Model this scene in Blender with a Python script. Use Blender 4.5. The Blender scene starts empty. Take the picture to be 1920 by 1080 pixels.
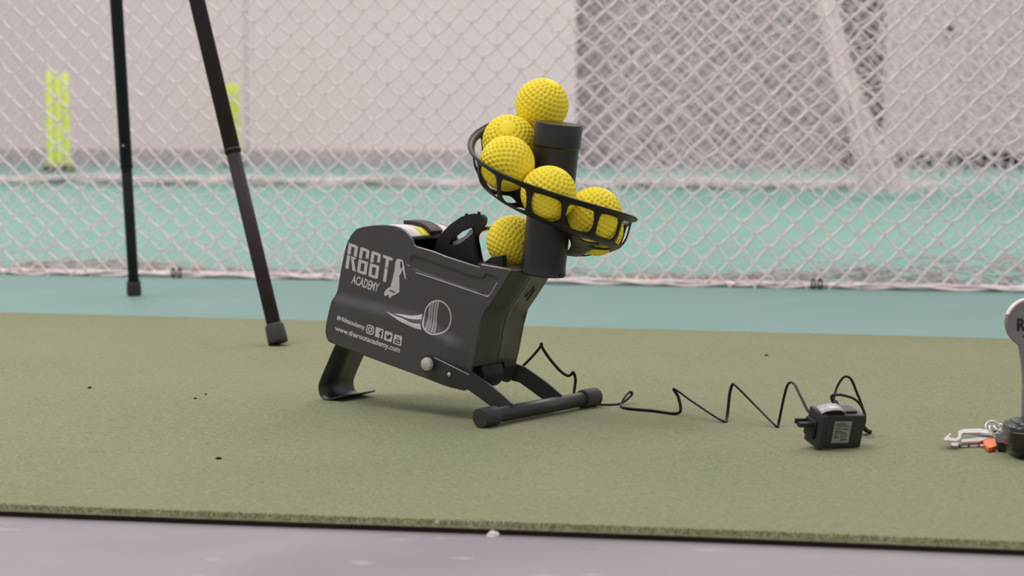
import bpy, bmesh, math, random
import numpy as np
from mathutils import Vector, Matrix, Euler

S = bpy.context.scene
COL = S.collection
random.seed(4)
RNG = np.random.default_rng(7)

# ------------------------------------------------------------------ camera
cam_d = bpy.data.cameras.new('camera')
cam = bpy.data.objects.new('camera', cam_d)
COL.objects.link(cam)
cam.location = (0, 0, 0.37)
cam.rotation_euler = (math.pi / 2 - math.atan(310 / 3640), 0, 0)
cam_d.sensor_width = 36
cam_d.lens = 36 * 3640 / 1920
cam_d.clip_start = 0.05
cam_d.clip_end = 100
cam_d.dof.use_dof = True
cam_d.dof.focus_distance = 2.45
cam_d.dof.aperture_fstop = 7.0
S.camera = cam

# ------------------------------------------------------------------ light
w = bpy.data.worlds.new('hall_ambient')
S.world = w
w.use_nodes = True
w.node_tree.nodes['Background'].inputs[0].default_value = (1.0, 0.965, 0.975, 1)
w.node_tree.nodes['Background'].inputs[1].default_value = 0.60


def area(name, loc, sx, sy, power, color=(1, 0.97, 0.96)):
    d = bpy.data.lights.new(name, 'AREA')
    d.shape = 'RECTANGLE'
    d.size, d.size_y, d.energy, d.color = sx, sy, power, color
    o = bpy.data.objects.new(name, d)
    COL.objects.link(o)
    o.location = loc
    return o


# rows of ceiling luminaires over the practice hall (they shine straight down)
for i, (lx, ly, pw) in enumerate([(-2.1, 2.1, 104), (1.4, 3.4, 18), (-2.4, 6.8, 95), (2.4, 6.8, 95),
                                  (-3.0, 12.5, 130), (2.6, 12.5, 130)]):
    area('ceiling_luminaire', (lx, ly, 4.6), 2.2, 2.2, pw)

S.view_settings.view_transform = 'Standard'
S.view_settings.look = 'None'
S.view_settings.gamma = 1
S.view_settings.use_curve_mapping = False
S.view_settings.exposure = 0.0

# ------------------------------------------------------------------ materials


def lin(c):
    return tuple(((v / 255) / 12.92 if v / 255 <= 0.04045 else ((v / 255 + 0.055) / 1.055) ** 2.4) for v in c) + (1,)


def mat(name, c, rough=0.6, spec=0.5, metal=0, c2=None, scale=20, detail=4, bump=0, bscale=None, stretch=None,
        lo=0.35, hi=0.65, sheen=0, alpha=1):
    m = bpy.data.materials.new(name)
    m.use_nodes = True
    nt = m.node_tree
    b = nt.nodes['Principled BSDF']
    b.inputs['Roughness'].default_value = rough
    b.inputs['Specular IOR Level'].default_value = spec
    b.inputs['Metallic'].default_value = metal
    b.inputs['Base Color'].default_value = lin(c)
    if sheen:
        b.inputs['Sheen Weight'].default_value = sheen
    if alpha < 1:
        b.inputs['Alpha'].default_value = alpha
    tc = nt.nodes.new('ShaderNodeTexCoord')
    mp = nt.nodes.new('ShaderNodeMapping')
    nt.links.new(tc.outputs['Object'], mp.inputs[0])
    if stretch:
        mp.inputs['Scale'].default_value = stretch
    n = nt.nodes.new('ShaderNodeTexNoise')
    n.inputs['Scale'].default_value = scale
    n.inputs['Detail'].default_value = detail
    nt.links.new(mp.outputs[0], n.inputs['Vector'])
    r = nt.nodes.new('ShaderNodeValToRGB')
    r.color_ramp.elements[0].position = lo
    r.color_ramp.elements[1].position = hi
    r.color_ramp.elements[0].color = lin(c)
    r.color_ramp.elements[1].color = lin(c2 or tuple(min(255, v * 1.06) for v in c))
    nt.links.new(n.outputs[0], r.inputs[0])
    nt.links.new(r.outputs[0], b.inputs['Base Color'])
    if bump:
        n2 = nt.nodes.new('ShaderNodeTexNoise')
        n2.inputs['Scale'].default_value = bscale or scale
        n2.inputs['Detail'].default_value = 3
        nt.links.new(mp.outputs[0], n2.inputs['Vector'])
        bp = nt.nodes.new('ShaderNodeBump')
        bp.inputs['Strength'].default_value = bump
        bp.inputs['Distance'].default_value = 0.002
        nt.links.new(n2.outputs[0], bp.inputs['Height'])
        nt.links.new(bp.outputs[0], b.inputs['Normal'])
    return m


def add_layer(m, c, scale, lo, hi, stretch=None, amount=1.0, detail=5):
    """mix a second stain layer of its own shape over the base colour"""
    nt = m.node_tree
    b = nt.nodes['Principled BSDF']
    src = b.inputs['Base Color'].links[0].from_socket
    tc = nt.nodes.new('ShaderNodeTexCoord')
    mp = nt.nodes.new('ShaderNodeMapping')
    if stretch:
        mp.inputs['Scale'].default_value = stretch
    nt.links.new(tc.outputs['Object'], mp.inputs[0])
    n = nt.nodes.new('ShaderNodeTexNoise')
    n.inputs['Scale'].default_value = scale
    n.inputs['Detail'].default_value = detail
    nt.links.new(mp.outputs[0], n.inputs['Vector'])
    r = nt.nodes.new('ShaderNodeMapRange')
    r.inputs[1].default_value, r.inputs[2].default_value = lo, hi
    r.inputs[4].default_value = amount
    nt.links.new(n.outputs[0], r.inputs[0])
    mx = nt.nodes.new('ShaderNodeMixRGB')
    nt.links.new(r.outputs[0], mx.inputs[0])
    nt.links.new(src, mx.inputs[1])
    mx.inputs[2].default_value = lin(c)
    nt.links.new(mx.outputs[0], b.inputs['Base Color'])
    return m


M = {}
M['concrete'] = mat('concrete', (152, 144, 148), 0.55, 0.3, c2=(162, 154, 157), scale=3, bump=0.05, bscale=60)
add_layer(M['concrete'], (138, 131, 138), 1.6, 0.52, 0.64, (1, 1.4, 1), 0.7)
add_layer(M['concrete'], (200, 194, 196), 14, 0.66, 0.72, (1, 3, 1), 0.6)
add_layer(M['concrete'], (120, 112, 116), 22, 0.70, 0.74, (1, 4, 1), 0.5)
M['teal'] = mat('teal_court', (113, 160, 147), 0.7, 0.25, c2=(121, 165, 153), scale=2.5, bump=0.1, bscale=300)
add_layer(M['teal'], (128, 158, 148), 5, 0.5, 0.7, None, 0.6)
M['carpet'] = mat('olive_carpet', (128, 132, 100), 0.95, 0.1, c2=(161, 162, 130), scale=420, detail=3, bump=1.0,
                  bscale=520, stretch=(0.55, 1, 1), lo=0.3, hi=0.7)
add_layer(M['carpet'], (156, 153, 128), 3.2, 0.45, 0.75, None, 0.45)
add_layer(M['carpet'], (100, 104, 76), 190, 0.60, 0.74, (0.5, 1, 1), 0.55)
M['teal_grey'] = mat('greyer_teal', (122, 155, 148), 0.7, 0.25, c2=(132, 160, 154), scale=2.5, bump=0.1, bscale=300)  # greyer teal for the strip between carpet and near net
M['backing'] = mat('carpet_backing', (48, 42, 36), 0.95, 0.1)
M['fringe'] = mat('carpet_fibre', (122, 124, 80), 0.95, 0.1, c2=(150, 150, 104), scale=300)
M['wall'] = mat('white_wall', (234, 215, 215), 0.8, 0.2, c2=(237, 218, 218), scale=3)
M['skirt'] = mat('grey_skirting', (176, 166, 168), 0.8, 0.2, scale=4)
M['grey_screen'] = mat('grey_screen', (138, 125, 128), 0.85, 0.2, c2=(148, 135, 138), scale=6, stretch=(0.3, 1, 3))
M['dark_gap'] = mat('dark_recess', (104, 94, 96), 0.9, 0.1)
M['light_panel'] = mat('light_panel', (184, 169, 170), 0.8, 0.2, c2=(190, 175, 176), scale=2)
M['dark_base'] = mat('dark_base', (66, 58, 60), 0.9, 0.1)
M['twine'] = mat('net_twine', (240, 224, 224), 0.9, 0.1, scale=30)
M['knot'] = mat('net_knot', (232, 217, 217), 0.9, 0.1, scale=30)
M['old_net'] = mat('gathered_net', (222, 208, 207), 0.95, 0.1, c2=(236, 222, 222), scale=30)
M['dirty_net'] = mat('dirty_gathered_net', (184, 168, 165), 0.95, 0.1, c2=(226, 212, 210), scale=26)
M['neon'] = mat('neon_plastic', (222, 236, 60), 0.5, 0.4)
M['yellow'] = mat('yellow_foam', (253, 231, 60), 0.62, 0.35, c2=(254, 235, 70), scale=40, bump=0.15, bscale=700)
M['black'] = mat('black_shell', (66, 62, 64), 0.42, 0.55, c2=(68, 64, 66), scale=60, bump=0.04, bscale=900)
M['shell_gloss'] = mat('black_shell_glossy', (66, 63, 62), 0.3, 0.6, scale=60)
M['blackmat'] = mat('matt_black', (34, 32, 32), 0.6, 0.35)
M['pole'] = mat('black_tube', (36, 33, 34), 0.32, 0.45)
M['track'] = mat('black_track', (30, 23, 25), 0.4, 0.35)
M['edge_highlight'] = mat('painted_edge_highlight', (176, 169, 169), 0.35, 0.6)  # pale tone painted for edge highlights on black parts
M['sheet'] = mat('black_sheet_metal', (46, 44, 43), 0.38, 0.5)
M['bar'] = mat('black_bar', (48, 45, 47), 0.42, 0.5)
M['cap'] = mat('black_rubber', (58, 54, 56), 0.6, 0.35)
M['print'] = mat('silver_print', (196, 190, 191), 0.55, 0.4, scale=200)
M['printdark'] = mat('dark_print', (52, 49, 50), 0.6, 0.3)
M['silver'] = mat('silver_metal', (200, 196, 194), 0.3, 0.5, 0.85)
M['knob'] = mat('dull_silver', (186, 180, 177), 0.45, 0.5, 0.25, c2=(206, 200, 197), scale=250)
M['steel'] = mat('bright_steel', (214, 210, 208), 0.28, 0.5, 0.7)
M['white'] = mat('white_sticker', (228, 218, 216), 0.5, 0.4, scale=50)
M['pink'] = mat('pinkish_sticker', (226, 204, 202), 0.5, 0.4, scale=50)
M['yprint'] = mat('yellow_print', (226, 220, 60), 0.5, 0.4)
M['brown'] = mat('brown_strap', (64, 52, 56), 0.55, 0.4)
M['gold_lit'] = mat('gold_lit_bracket', (120, 102, 52), 0.4, 0.5)  # gold light on the bracket is painted into this tan
M['leg'] = mat('tripod_tube', (54, 47, 48), 0.6, 0.15)
M['leg2'] = mat('tripod_tube_rear', (40, 40, 39), 0.6, 0.15)  # darker copy of the leg tube, with a reflection painted in
M['cable'] = mat('black_cable', (20, 18, 18), 0.5, 0.3)
M['adapter'] = mat('adapter_plastic', (46, 42, 44), 0.5, 0.45)
M['label'] = mat('grey_label', (138, 136, 132), 0.4, 0.4)
M['clear'] = mat('pale_glare', (186, 180, 184), 0.25, 0.6)  # pale opaque tone painted for white glare and metal sheen
M['orange'] = mat('orange_plastic', (236, 112, 40), 0.45, 0.4)
M['case'] = mat('gloss_black', (26, 25, 25), 0.25, 0.6)
M['paddle'] = mat('grey_plastic', (128, 122, 124), 0.5, 0.4)
M['crumb'] = mat('rubber_crumb', (30, 28, 26), 0.9, 0.1)
M['fluff'] = mat('white_fluff', (226, 222, 220), 0.9, 0.1)

# ------------------------------------------------------------------ mesh helpers


def mesh_obj(name, verts, faces, m, parent=None, smooth=False):
    me = bpy.data.meshes.new(name)
    me.from_pydata([tuple(map(float, v)) for v in verts], [], [tuple(map(int, f)) for f in faces])
    me.validate()
    me.update()
    bm = bmesh.new()
    bm.from_mesh(me)
    bmesh.ops.recalc_face_normals(bm, faces=bm.faces)
    bm.to_mesh(me)
    bm.free()
    if smooth:
        me.polygons.foreach_set('use_smooth', [True] * len(me.polygons))
    me.materials.append(M[m])
    o = bpy.data.objects.new(name, me)
    COL.objects.link(o)
    if parent is not None:
        o.parent = parent
    return o


def fast_obj(name, V, Q, m, parent=None, matidx=None, mats=None):
    """quads only, numpy arrays"""
    me = bpy.data.meshes.new(name)
    nv, nq = len(V), len(Q)
    me.vertices.add(nv)
    me.vertices.foreach_set('co', np.asarray(V, dtype=np.float32).ravel())
    me.loops.add(nq * 4)
    me.loops.foreach_set('vertex_index', np.asarray(Q, dtype=np.int32).ravel())
    me.polygons.add(nq)
    me.polygons.foreach_set('loop_start', np.arange(0, nq * 4, 4, dtype=np.int32))
    me.polygons.foreach_set('loop_total', np.full(nq, 4, dtype=np.int32))
    for mm in (mats or [m]):
        me.materials.append(M[mm])
    if matidx is not None:
        me.polygons.foreach_set('material_index', np.asarray(matidx, dtype=np.int32))
    me.update(calc_edges=True)
    o = bpy.data.objects.new(name, me)
    COL.objects.link(o)
    if parent is not None:
        o.parent = parent
    return o


def tag(o, label=None, cat=None, group=None, kind=None):
    if label:
        o['label'] = label
    if cat:
        o['category'] = cat
    if group:
        o['group'] = group
    if kind:
        o['kind'] = kind
    return o


def empty(name, loc=(0, 0, 0), rot=(0, 0, 0)):
    o = bpy.data.objects.new(name, None)
    o.empty_display_size = 0.02
    COL.objects.link(o)
    o.location = loc
    o.rotation_euler = rot
    return o


def bevel(o, wdt=0.0008, seg=2, ang=35):
    md = o.modifiers.new('bevel', 'BEVEL')
    md.width = wdt
    md.segments = seg
    md.limit_method = 'ANGLE'
    md.angle_limit = math.radians(ang)
    return o


def spline(pts, n=8, closed=False):
    """Catmull-Rom through points"""
    P = [np.array(p, float) for p in pts]
    out = []
    N = len(P)
    rng = range(N if closed else N - 1)
    for i in rng:
        p1, p2 = P[i], P[(i + 1) % N]
        p0 = P[i - 1] if (closed or i > 0) else 2 * p1 - p2
        p3 = P[(i + 2) % N] if (closed or i + 2 < N) else 2 * p2 - p1
        for k in range(n):
            t = k / n
            out.append(0.5 * ((2 * p1) + (-p0 + p2) * t + (2 * p0 - 5 * p1 + 4 * p2 - p3) * t * t
                              + (-p0 + 3 * p1 - 3 * p2 + p3) * t ** 3))
    if not closed:
        out.append(P[-1])
    return np.array(out)


def tube_geo(path, rad, sides=8, caps=True, flat=1.0):
    P = [Vector(p) for p in path]
    n = len(P)
    rs = rad if hasattr(rad, '__len__') else [rad] * n
    V, Fc = [], []
    t0 = (P[1] - P[0]).normalized()
    ref = Vector((0, 0, 1)) if abs(t0.z) < 0.9 else Vector((1, 0, 0))
    nx = t0.cross(ref).normalized()
    for i, p in enumerate(P):
        t = (P[min(i + 1, n - 1)] - P[max(i - 1, 0)])
        if t.length < 1e-9:
            t = t0
        t.normalize()
        nx = (nx - t * nx.dot(t))
        nx.normalize()
        ny = t.cross(nx)
        for k in range(sides):
            a = 2 * math.pi * k / sides
            V.append(p + nx * math.cos(a) * rs[i] + ny * math.sin(a) * rs[i] * flat)
    for i in range(n - 1):
        for k in range(sides):
            k2 = (k + 1) % sides
            Fc.append((i * sides + k, i * sides + k2, (i + 1) * sides + k2, (i + 1) * sides + k))
    if caps:
        Fc.append(tuple(range(sides))[::-1])
        Fc.append(tuple((n - 1) * sides + k for k in range(sides)))
    return V, Fc


def tube(name, path, rad, m, parent=None, sides=10, smooth=True, flat=1.0):
    V, Fc = tube_geo(path, rad, sides, True, flat)
    o = mesh_obj(name, V, Fc, m, parent, smooth)
    if smooth:
        for p in o.data.polygons:
            if len(p.vertices) > 4:
                p.use_smooth = False
    return o


def lathe(name, prof, m, parent=None, seg=32, axis='z', smooth=True, origin=(0, 0, 0)):
    """prof: list of (r, h); closed on the axis"""
    V, Fc = [], []
    ox, oy, oz = origin
    n = len(prof)
    for r, h in prof:
        for k in range(seg):
            a = 2 * math.pi * k / seg
            x, y = r * math.cos(a), r * math.sin(a)
            V.append({'z': (ox + x, oy + y, oz + h), 'y': (ox + x, oy + h, oz + y), 'x': (ox + h, oy + x, oz + y)}[axis])
    for i in range(n - 1):
        for k in range(seg):
            k2 = (k + 1) % seg
            Fc.append((i * seg + k, i * seg + k2, (i + 1) * seg + k2, (i + 1) * seg + k))
    Fc.append(tuple(range(seg)))
    Fc.append(tuple((n - 1) * seg + k for k in range(seg)))
    o = mesh_obj(name, V, Fc, m, parent, smooth)
    if smooth:
        for p in o.data.polygons:
            if len(p.vertices) > 4:
                p.use_smooth = False
        md = o.modifiers.new('edges', 'EDGE_SPLIT')
        md.split_angle = math.radians(40)
    return o


def prism(name, poly, b0, b1, m, parent=None, shear=None, bev=0.0008, axis='b'):
    """polygon in (a, c) extruded along b"""
    n = len(poly)
    V = []
    for b in (b0, b1):
        for (a, c) in poly:
            bb = b + (shear(a) if shear else 0)
            V.append((a, bb, c) if axis == 'b' else (a, c, bb))
    Fc = [tuple(range(n)), tuple(range(2 * n - 1, n - 1, -1))]
    for i in range(n):
        j = (i + 1) % n
        Fc.append((i, j, n + j, n + i))
    o = mesh_obj(name, V, Fc, m, parent)
    if bev:
        bevel(o, bev)
    return o


def ring_prism(name, outer, inner, b0, b1, m, parent=None, n=48, bev=0.0006):
    """plate with a hole: both outlines are resampled by arc length"""
    def res(pl):
        P = np.array(pl + [pl[0]], float)
        d = np.r_[0, np.cumsum(np.linalg.norm(np.diff(P, axis=0), axis=1))]
        t = np.linspace(0, d[-1], n, endpoint=False)
        return np.c_[np.interp(t, d, P[:, 0]), np.interp(t, d, P[:, 1])]
    A, B = res(outer), res(inner)
    # align start by angle
    ca = B.mean(0)
    k = int(np.argmin([np.linalg.norm(((b - ca) / np.linalg.norm(b - ca)) - ((A[0] - ca) / np.linalg.norm(A[0] - ca))) for b in B]))
    B = np.roll(B, -k, axis=0)
    V, Fc = [], []
    for b in (b0, b1):
        for loop in (A, B):
            V += [(p[0], b, p[1]) for p in loop]
    for i in range(n):
        j = (i + 1) % n
        Fc += [(i, j, n + j, n + i), (2 * n + i, 3 * n + i, 3 * n + j, 2 * n + j),
               (i, 2 * n + i, 2 * n + j, j), (n + i, n + j, 3 * n + j, 3 * n + i)]
    o = mesh_obj(name, V, Fc, m, parent)
    if bev:
        bevel(o, bev)
    return o


def box(name, c, s, m, parent=None, bev=0.001, rot=None):
    bm = bmesh.new()
    bmesh.ops.create_cube(bm, size=1)
    bmesh.ops.scale(bm, vec=s, verts=bm.verts)
    me = bpy.data.meshes.new(name)
    bm.to_mesh(me)
    bm.free()
    me.materials.append(M[m])
    o = bpy.data.objects.new(name, me)
    COL.objects.link(o)
    o.location = c
    if rot:
        o.rotation_euler = rot
    if parent is not None:
        o.parent = parent
    if bev:
        bevel(o, bev)
    return o


# ================================================================== SETTING
def slab(name, poly, z0, z1, m, parent=None):
    n = len(poly)
    V = [(x, y, z0) for x, y in poly] + [(x, y, z1) for x, y in poly]
    Fc = [tuple(range(n))[::-1], tuple(range(n, 2 * n))] + [(i, (i + 1) % n, n + (i + 1) % n, n + i) for i in range(n)]
    return mesh_obj(name, V, Fc, m, parent)


ANG = math.radians(-12.2)
E1 = np.array([math.cos(ANG), math.sin(ANG), 0])       # along the lanes
E2 = np.array([-math.sin(ANG), math.cos(ANG), 0])      # towards the back wall


def front_y(x):
    return 1.763 - 0.186 * x + 0.0035 * math.sin(x * 5.2 + 0.6)


def back_y(x):
    return 3.5385 - 0.2504 * x


fl = slab('floor', [(-9, -1.5), (9, -1.5), (9, 21), (-9, 21)], -0.06, -0.0095, 'concrete')
tag(fl, 'smooth grey concrete floor in front of the olive carpet', 'floor', kind='structure')
tc_ = slab('floor', [(-9, 4.9), (-3.2, 4.05), (3.2, 2.55), (9, 1.3), (9, 20.8), (-9, 20.8)], -0.0094, -0.003, 'teal')
ts_ = slab('floor', [(x, back_y(x) - 0.3) for x in (-5, 5)] + [(x, 4.5055 - 0.2223 * x) for x in (5, -5)], -0.0031, -0.0026, 'teal_grey')
tag(ts_, 'greyer teal floor strip between carpet and near net', 'floor', kind='structure')
tag(tc_, 'teal green court flooring running back to the far wall', 'floor', kind='structure')

# carpet: dark backing, olive pile on it, loose fibres along the cut front edge
cp = empty('carpet_mat', (0, 2.6, -0.009))
tag(cp, 'long olive green carpet strip lying across the concrete floor', 'carpet')
xs = np.linspace(-3.1, 3.1, 125)
poly = [(x, front_y(x) - 2.6 + 0.0012) for x in xs] + [(x, back_y(x) - 2.6 - 0.002) for x in (3.1, -3.1)]
slab('backing', poly, 0.0, 0.0048, 'backing', cp)
V, Fc = [], []
NY = 6
for x in xs:
    y0, y1 = front_y(x) - 2.6, back_y(x) - 2.6
    ys = [y0 - 0.0005, y0 + 0.0007, y0 + 0.003] + list(np.linspace(y0 + 0.02, y1 - 0.004, NY)) + [y1]
    zs = [0.0048, 0.0078, 0.0088] + [0.009] * NY + [0.0048]
    V += [(x, y, z) for y, z in zip(ys, zs)]
K = NY + 4
for i in range(len(xs) - 1):
    for j in range(K - 1):
        Fc.append((i * K + j, (i + 1) * K + j, (i + 1) * K + j + 1, i * K + j + 1))
mesh_obj('pile', V, Fc, 'carpet', cp, True)
nb = 9000
fx = RNG.uniform(-0.62, 0.60, nb)
V = np.zeros((nb, 4, 3))
fy = np.array([front_y(x) for x in fx]) - 2.6 + RNG.uniform(-0.0006, 0.012, nb)
hh = RNG.uniform(0.0008, 0.0028, nb)
ln = RNG.normal(0, 0.0012, (nb, 2))
wd = 0.00035
for k, (sx, top) in enumerate(((-1, 0), (1, 0), (1, 1), (-1, 1))):
    V[:, k, 0] = fx + sx * wd * (0.4 if top else 1) + ln[:, 0] * top
    V[:, k, 1] = fy + (ln[:, 1] - 0.0006) * top
    V[:, k, 2] = 0.0072 + (hh + 0.001) * top
fr = fast_obj('pile_fringe', V.reshape(-1, 3), np.arange(nb * 4).reshape(-1, 4), 'fringe', cp)
tag(fr, kind='stuff')

# back wall in the distance, its joint, skirting and the darker bays on the right
W0 = np.array([-0.25, 16.93, 0])                       # a point on the wall foot


def wall_part(name, s0, s1, z0, z1, d0, d1, m, parent=None):
    pts = []
    for d in (d0, d1):
        for s in (s0, s1):
            pts.append(W0 + E1 * s + E2 * d)
    V = [(p[0], p[1], z) for z in (z0, z1) for p in pts]
    Fc = [(0, 1, 3, 2), (4, 6, 7, 5), (0, 4, 5, 1), (2, 3, 7, 6), (0, 2, 6, 4), (1, 5, 7, 3)]
    return mesh_obj(name, V, Fc, m, parent)


wb = tag(wall_part('wall_back', -8, 9, -0.003, 4.8, 0.35, 0.6, 'dark_gap'),
         'dark grey back wall seen in the gaps between the pale panels', 'wall', kind='structure')
edges = [-8, -5.2, -2.17, 0.81]
for i in range(3):
    wall_part('wall_panel', edges[i] + (0.012 if i else 0), edges[i + 1] - (0 if i == 2 else 0.0), 0.0, 4.7, 0.0, 0.34, 'wall', wb)
tag(wall_part('baseboard_back', -8, 0.80, -0.003, 0.13, -0.05, 0.0, 'skirt'), 'low grey skirting along the foot of the white wall',
    'skirting', kind='structure')
tag(wall_part('wall_screen', 0.83, 3.07, -0.003, 4.7, 0.12, 0.34, 'grey_screen'), 'mid grey screen bay behind the white nets', 'wall',
    kind='structure')
tag(wall_part('wall_pale_panel', 3.42, 8.5, 0.125, 4.7, 0.0, 0.34, 'light_panel'), 'pale grey panel above a shadow-coloured plinth at far right',
    'wall', kind='structure')
tag(wall_part('trim_shadow_plinth', 3.38, 8.5, -0.003, 0.124, 0.05, 0.34, 'dark_base'), 'plinth strip coloured as the dark shadow under the pale grey panel', 'plinth',
    kind='structure')  # its dark colour stands in for the shadow below the panel
fit = tag(lathe('wall_fitting', [(0.001, 0), (0.05, 0.0), (0.05, 0.05), (0.03, 0.09), (0.02, 0.14)], 'dark_base', None, 16, 'z'),
          'small dark fitting on the pale grey panel', 'fitting')
p = W0 + E1 * 3.94 + E2 * -0.01
fit.location = (p[0], p[1], 1.12)
fit.rotation_euler = (math.pi / 2, 0, ANG)

# ================================================================== NETS


def seg_tubes(P0, P1, R, sides=4):
    d = P1 - P0
    L = np.linalg.norm(d, axis=1, keepdims=True)
    t = d / np.maximum(L, 1e-9)
    ref = np.tile(np.array([0.31, 0.9, 0.12]), (len(t), 1))
    nx = np.cross(t, ref)
    nx /= np.linalg.norm(nx, axis=1, keepdims=True)
    ny = np.cross(t, nx)
    V = np.zeros((len(t), 2 * sides, 3))
    R = np.broadcast_to(np.asarray(R, float).reshape(-1, 1), (len(t), 1))
    for k in range(sides):
        a = 2 * math.pi * k / sides
        off = (nx * math.cos(a) + ny * math.sin(a)) * R
        V[:, k] = P0 - t * R * 0.5 + off
        V[:, sides + k] = P1 + t * R * 0.5 + off
    Q = np.array([(k, (k + 1) % sides, sides + (k + 1) % sides, sides + k) for k in range(sides)])
    Q = (Q[None] + (np.arange(len(t)) * 2 * sides)[:, None, None]).reshape(-1, 4)
    return V.reshape(-1, 3), Q


def net_geo(org, length, height, px, pz, r, jit, depth, bias=None, z0=0.0, warp=None, keep=None):
    """diamond net hung in the lane direction; depth(s, z) pushes it out of plane; local to org"""
    nx_, nz_ = int(length / (px / 2)), int(height / (pz / 2))
    I, J = np.meshgrid(np.arange(nx_ + 1), np.arange(nz_ + 1), indexing='ij')
    s = I * px / 2 - length / 2 + RNG.normal(0, jit, I.shape)
    z = z0 + J * pz / 2 + RNG.normal(0, jit, I.shape) * (J > 0)
    if warp is not None:
        s, z = warp(s, z)
    dd = depth(s, z)
    P = E1[None, None] * s[..., None] + E2[None, None] * dd[..., None]
    P = P + np.stack([0 * z, 0 * z, np.maximum(z, 0.001)], -1)
    A0, A1, RR, KN = [], [], [], []
    for di in (1, -1):
        i0 = np.arange(max(0, -di), nx_ + 1 - max(0, di))
        for j in range(nz_):
            ii = i0[(i0 + j) % 2 == 0]
            A0.append(P[ii, j])
            A1.append(P[ii + di, j + 1])
            sc = np.ones(len(ii)) * r
            if bias is not None:
                f = bias(s[ii, j])
                sc = r * (1 + (f if di > 0 else -f))
            RR.append(sc)
    A0, A1, RR = np.concatenate(A0), np.concatenate(A1), np.concatenate(RR)
    if keep is not None:
        k = keep(A0)
        A0, A1, RR = A0[k], A1[k], RR[k]
    # slack twine: each side of a mesh hangs a little
    mid = (A0 + A1) / 2
    mid[:, 2] -= np.abs(RNG.normal(0.0016, 0.001, len(mid)))
    mid += RNG.normal(0, 0.0008, mid.shape)
    V1, Q1 = seg_tubes(A0, mid, RR)
    V2, Q2 = seg_tubes(mid, A1, RR)
    kn = np.array([[x, y, z] for x, y, z in P[(I + J) % 2 == 0]])
    if keep is not None:
        kn = kn[keep(kn)]
    ok = np.array([0, 0, 1.0])
    V3, Q3 = seg_tubes(kn - ok * r * 1.5, kn + ok * r * 1.5, r * 1.7)
    V = np.concatenate([V1, V2, V3])
    Q = np.concatenate([Q1, Q2 + len(V1), Q3 + len(V1) + len(V2)])
    mi = np.r_[np.zeros(len(Q1) + len(Q2)), np.ones(len(Q3))]
    return V, Q, mi


def bundle_geo(paths, r):
    A, B, R = [], [], []
    for p in paths:
        p = np.asarray(p)
        A.append(p[:-1])
        B.append(p[1:])
        R.append(np.full(len(p) - 1, r * RNG.uniform(0.7, 1.3)))
    return seg_tubes(np.concatenate(A), np.concatenate(B), np.concatenate(R))


# --- near net -------------------------------------------------------------
NA = np.array([-0.07, 4.52, -0.003])
na = empty('practice_net', tuple(NA))
tag(na, 'near white knotted practice net hanging to the teal floor', 'net')


def wob(s, z):
    return 0.02 * np.sin(s * 3.1 + 0.5) * np.minimum(z * 3, 1) + 0.012 * np.sin(s * 7 + z * 4)


V, Q, mi = net_geo(NA, 5.4, 1.7, 0.0575, 0.057, 0.0023, 0.0022, wob, bias=lambda s: np.clip(s * 0.28, -0.26, 0.28), z0=0.004)
o = fast_obj('netting', V, Q, None, na, mi, ['twine', 'knot'])
tag(o, kind='stuff')
# second, looser layer doubled up behind the first


def wob2(s, z):
    return 0.10 + 0.03 * np.sin(s * 2.3 + 1) + 0.02 * np.sin(s * 5 + z * 6)


def warp2(s, z):
    return s + 0.02 * np.sin(z * 9 + s * 2) + 0.10 * z, z * 0.94


V, Q, mi = net_geo(NA, 5.4, 1.7, 0.0575, 0.050, 0.0012, 0.006, wob2, z0=0.004, warp=warp2,
                   keep=lambda P: (P[:, 0] > 0.18) | (P[:, 2] < 0.20))
o = fast_obj('loose_netting', V, Q, None, na, mi, ['twine', 'knot'])
tag(o, kind='stuff')
# hem rope with the slack net gathered on the floor
paths = []
sv = np.arange(-2.7, 2.7, 0.02)
for k in range(6):
    ph = RNG.uniform(0, 6, 3)
    paths.append(np.array([E1 * s + E2 * (0.004 * math.sin(s * 23 + ph[0]) + 0.006 * (k % 3 - 1))
                           + np.array([0, 0, 0.006 + 0.004 * math.sin(s * 31 + ph[1]) + 0.003 * (k // 3)]) for s in sv]))
V, Q = bundle_geo(paths, 0.0034)
fast_obj('hem_rope', V, Q, 'twine', na)
paths = []
for k in range(950):
    s0 = RNG.uniform(-2.6, 2.6)
    hgt = 0.022 + 0.045 * (1 / (1 + math.exp(-(s0 - 0.75) * 9))) + 0.02 * max(0, math.sin(s0 * 6 + 1)) ** 2
    L = RNG.uniform(0.05, 0.20)
    z0 = hgt * RNG.uniform(0, 1) ** 1.6
    dp = RNG.uniform(0.008, 0.085)
    a1, a2, a3 = RNG.uniform(0, 6, 3)
    n = 7
    paths.append([E1 * (s0 + L * (i / n - 0.5)) + E2 * (dp + 0.008 * math.sin(a1 + i))
                  + np.array([0, 0, max(0.001, z0 * (1 - 0.35 * abs(i / n - 0.5)) + 0.006 * math.sin(a2 + i * 1.1))]) for i in range(n + 1)])
V, Q = bundle_geo(paths, 0.0013)
o = fast_obj('gathered_skirt', V, Q, 'dirty_net', na)
tag(o, kind='stuff')
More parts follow.
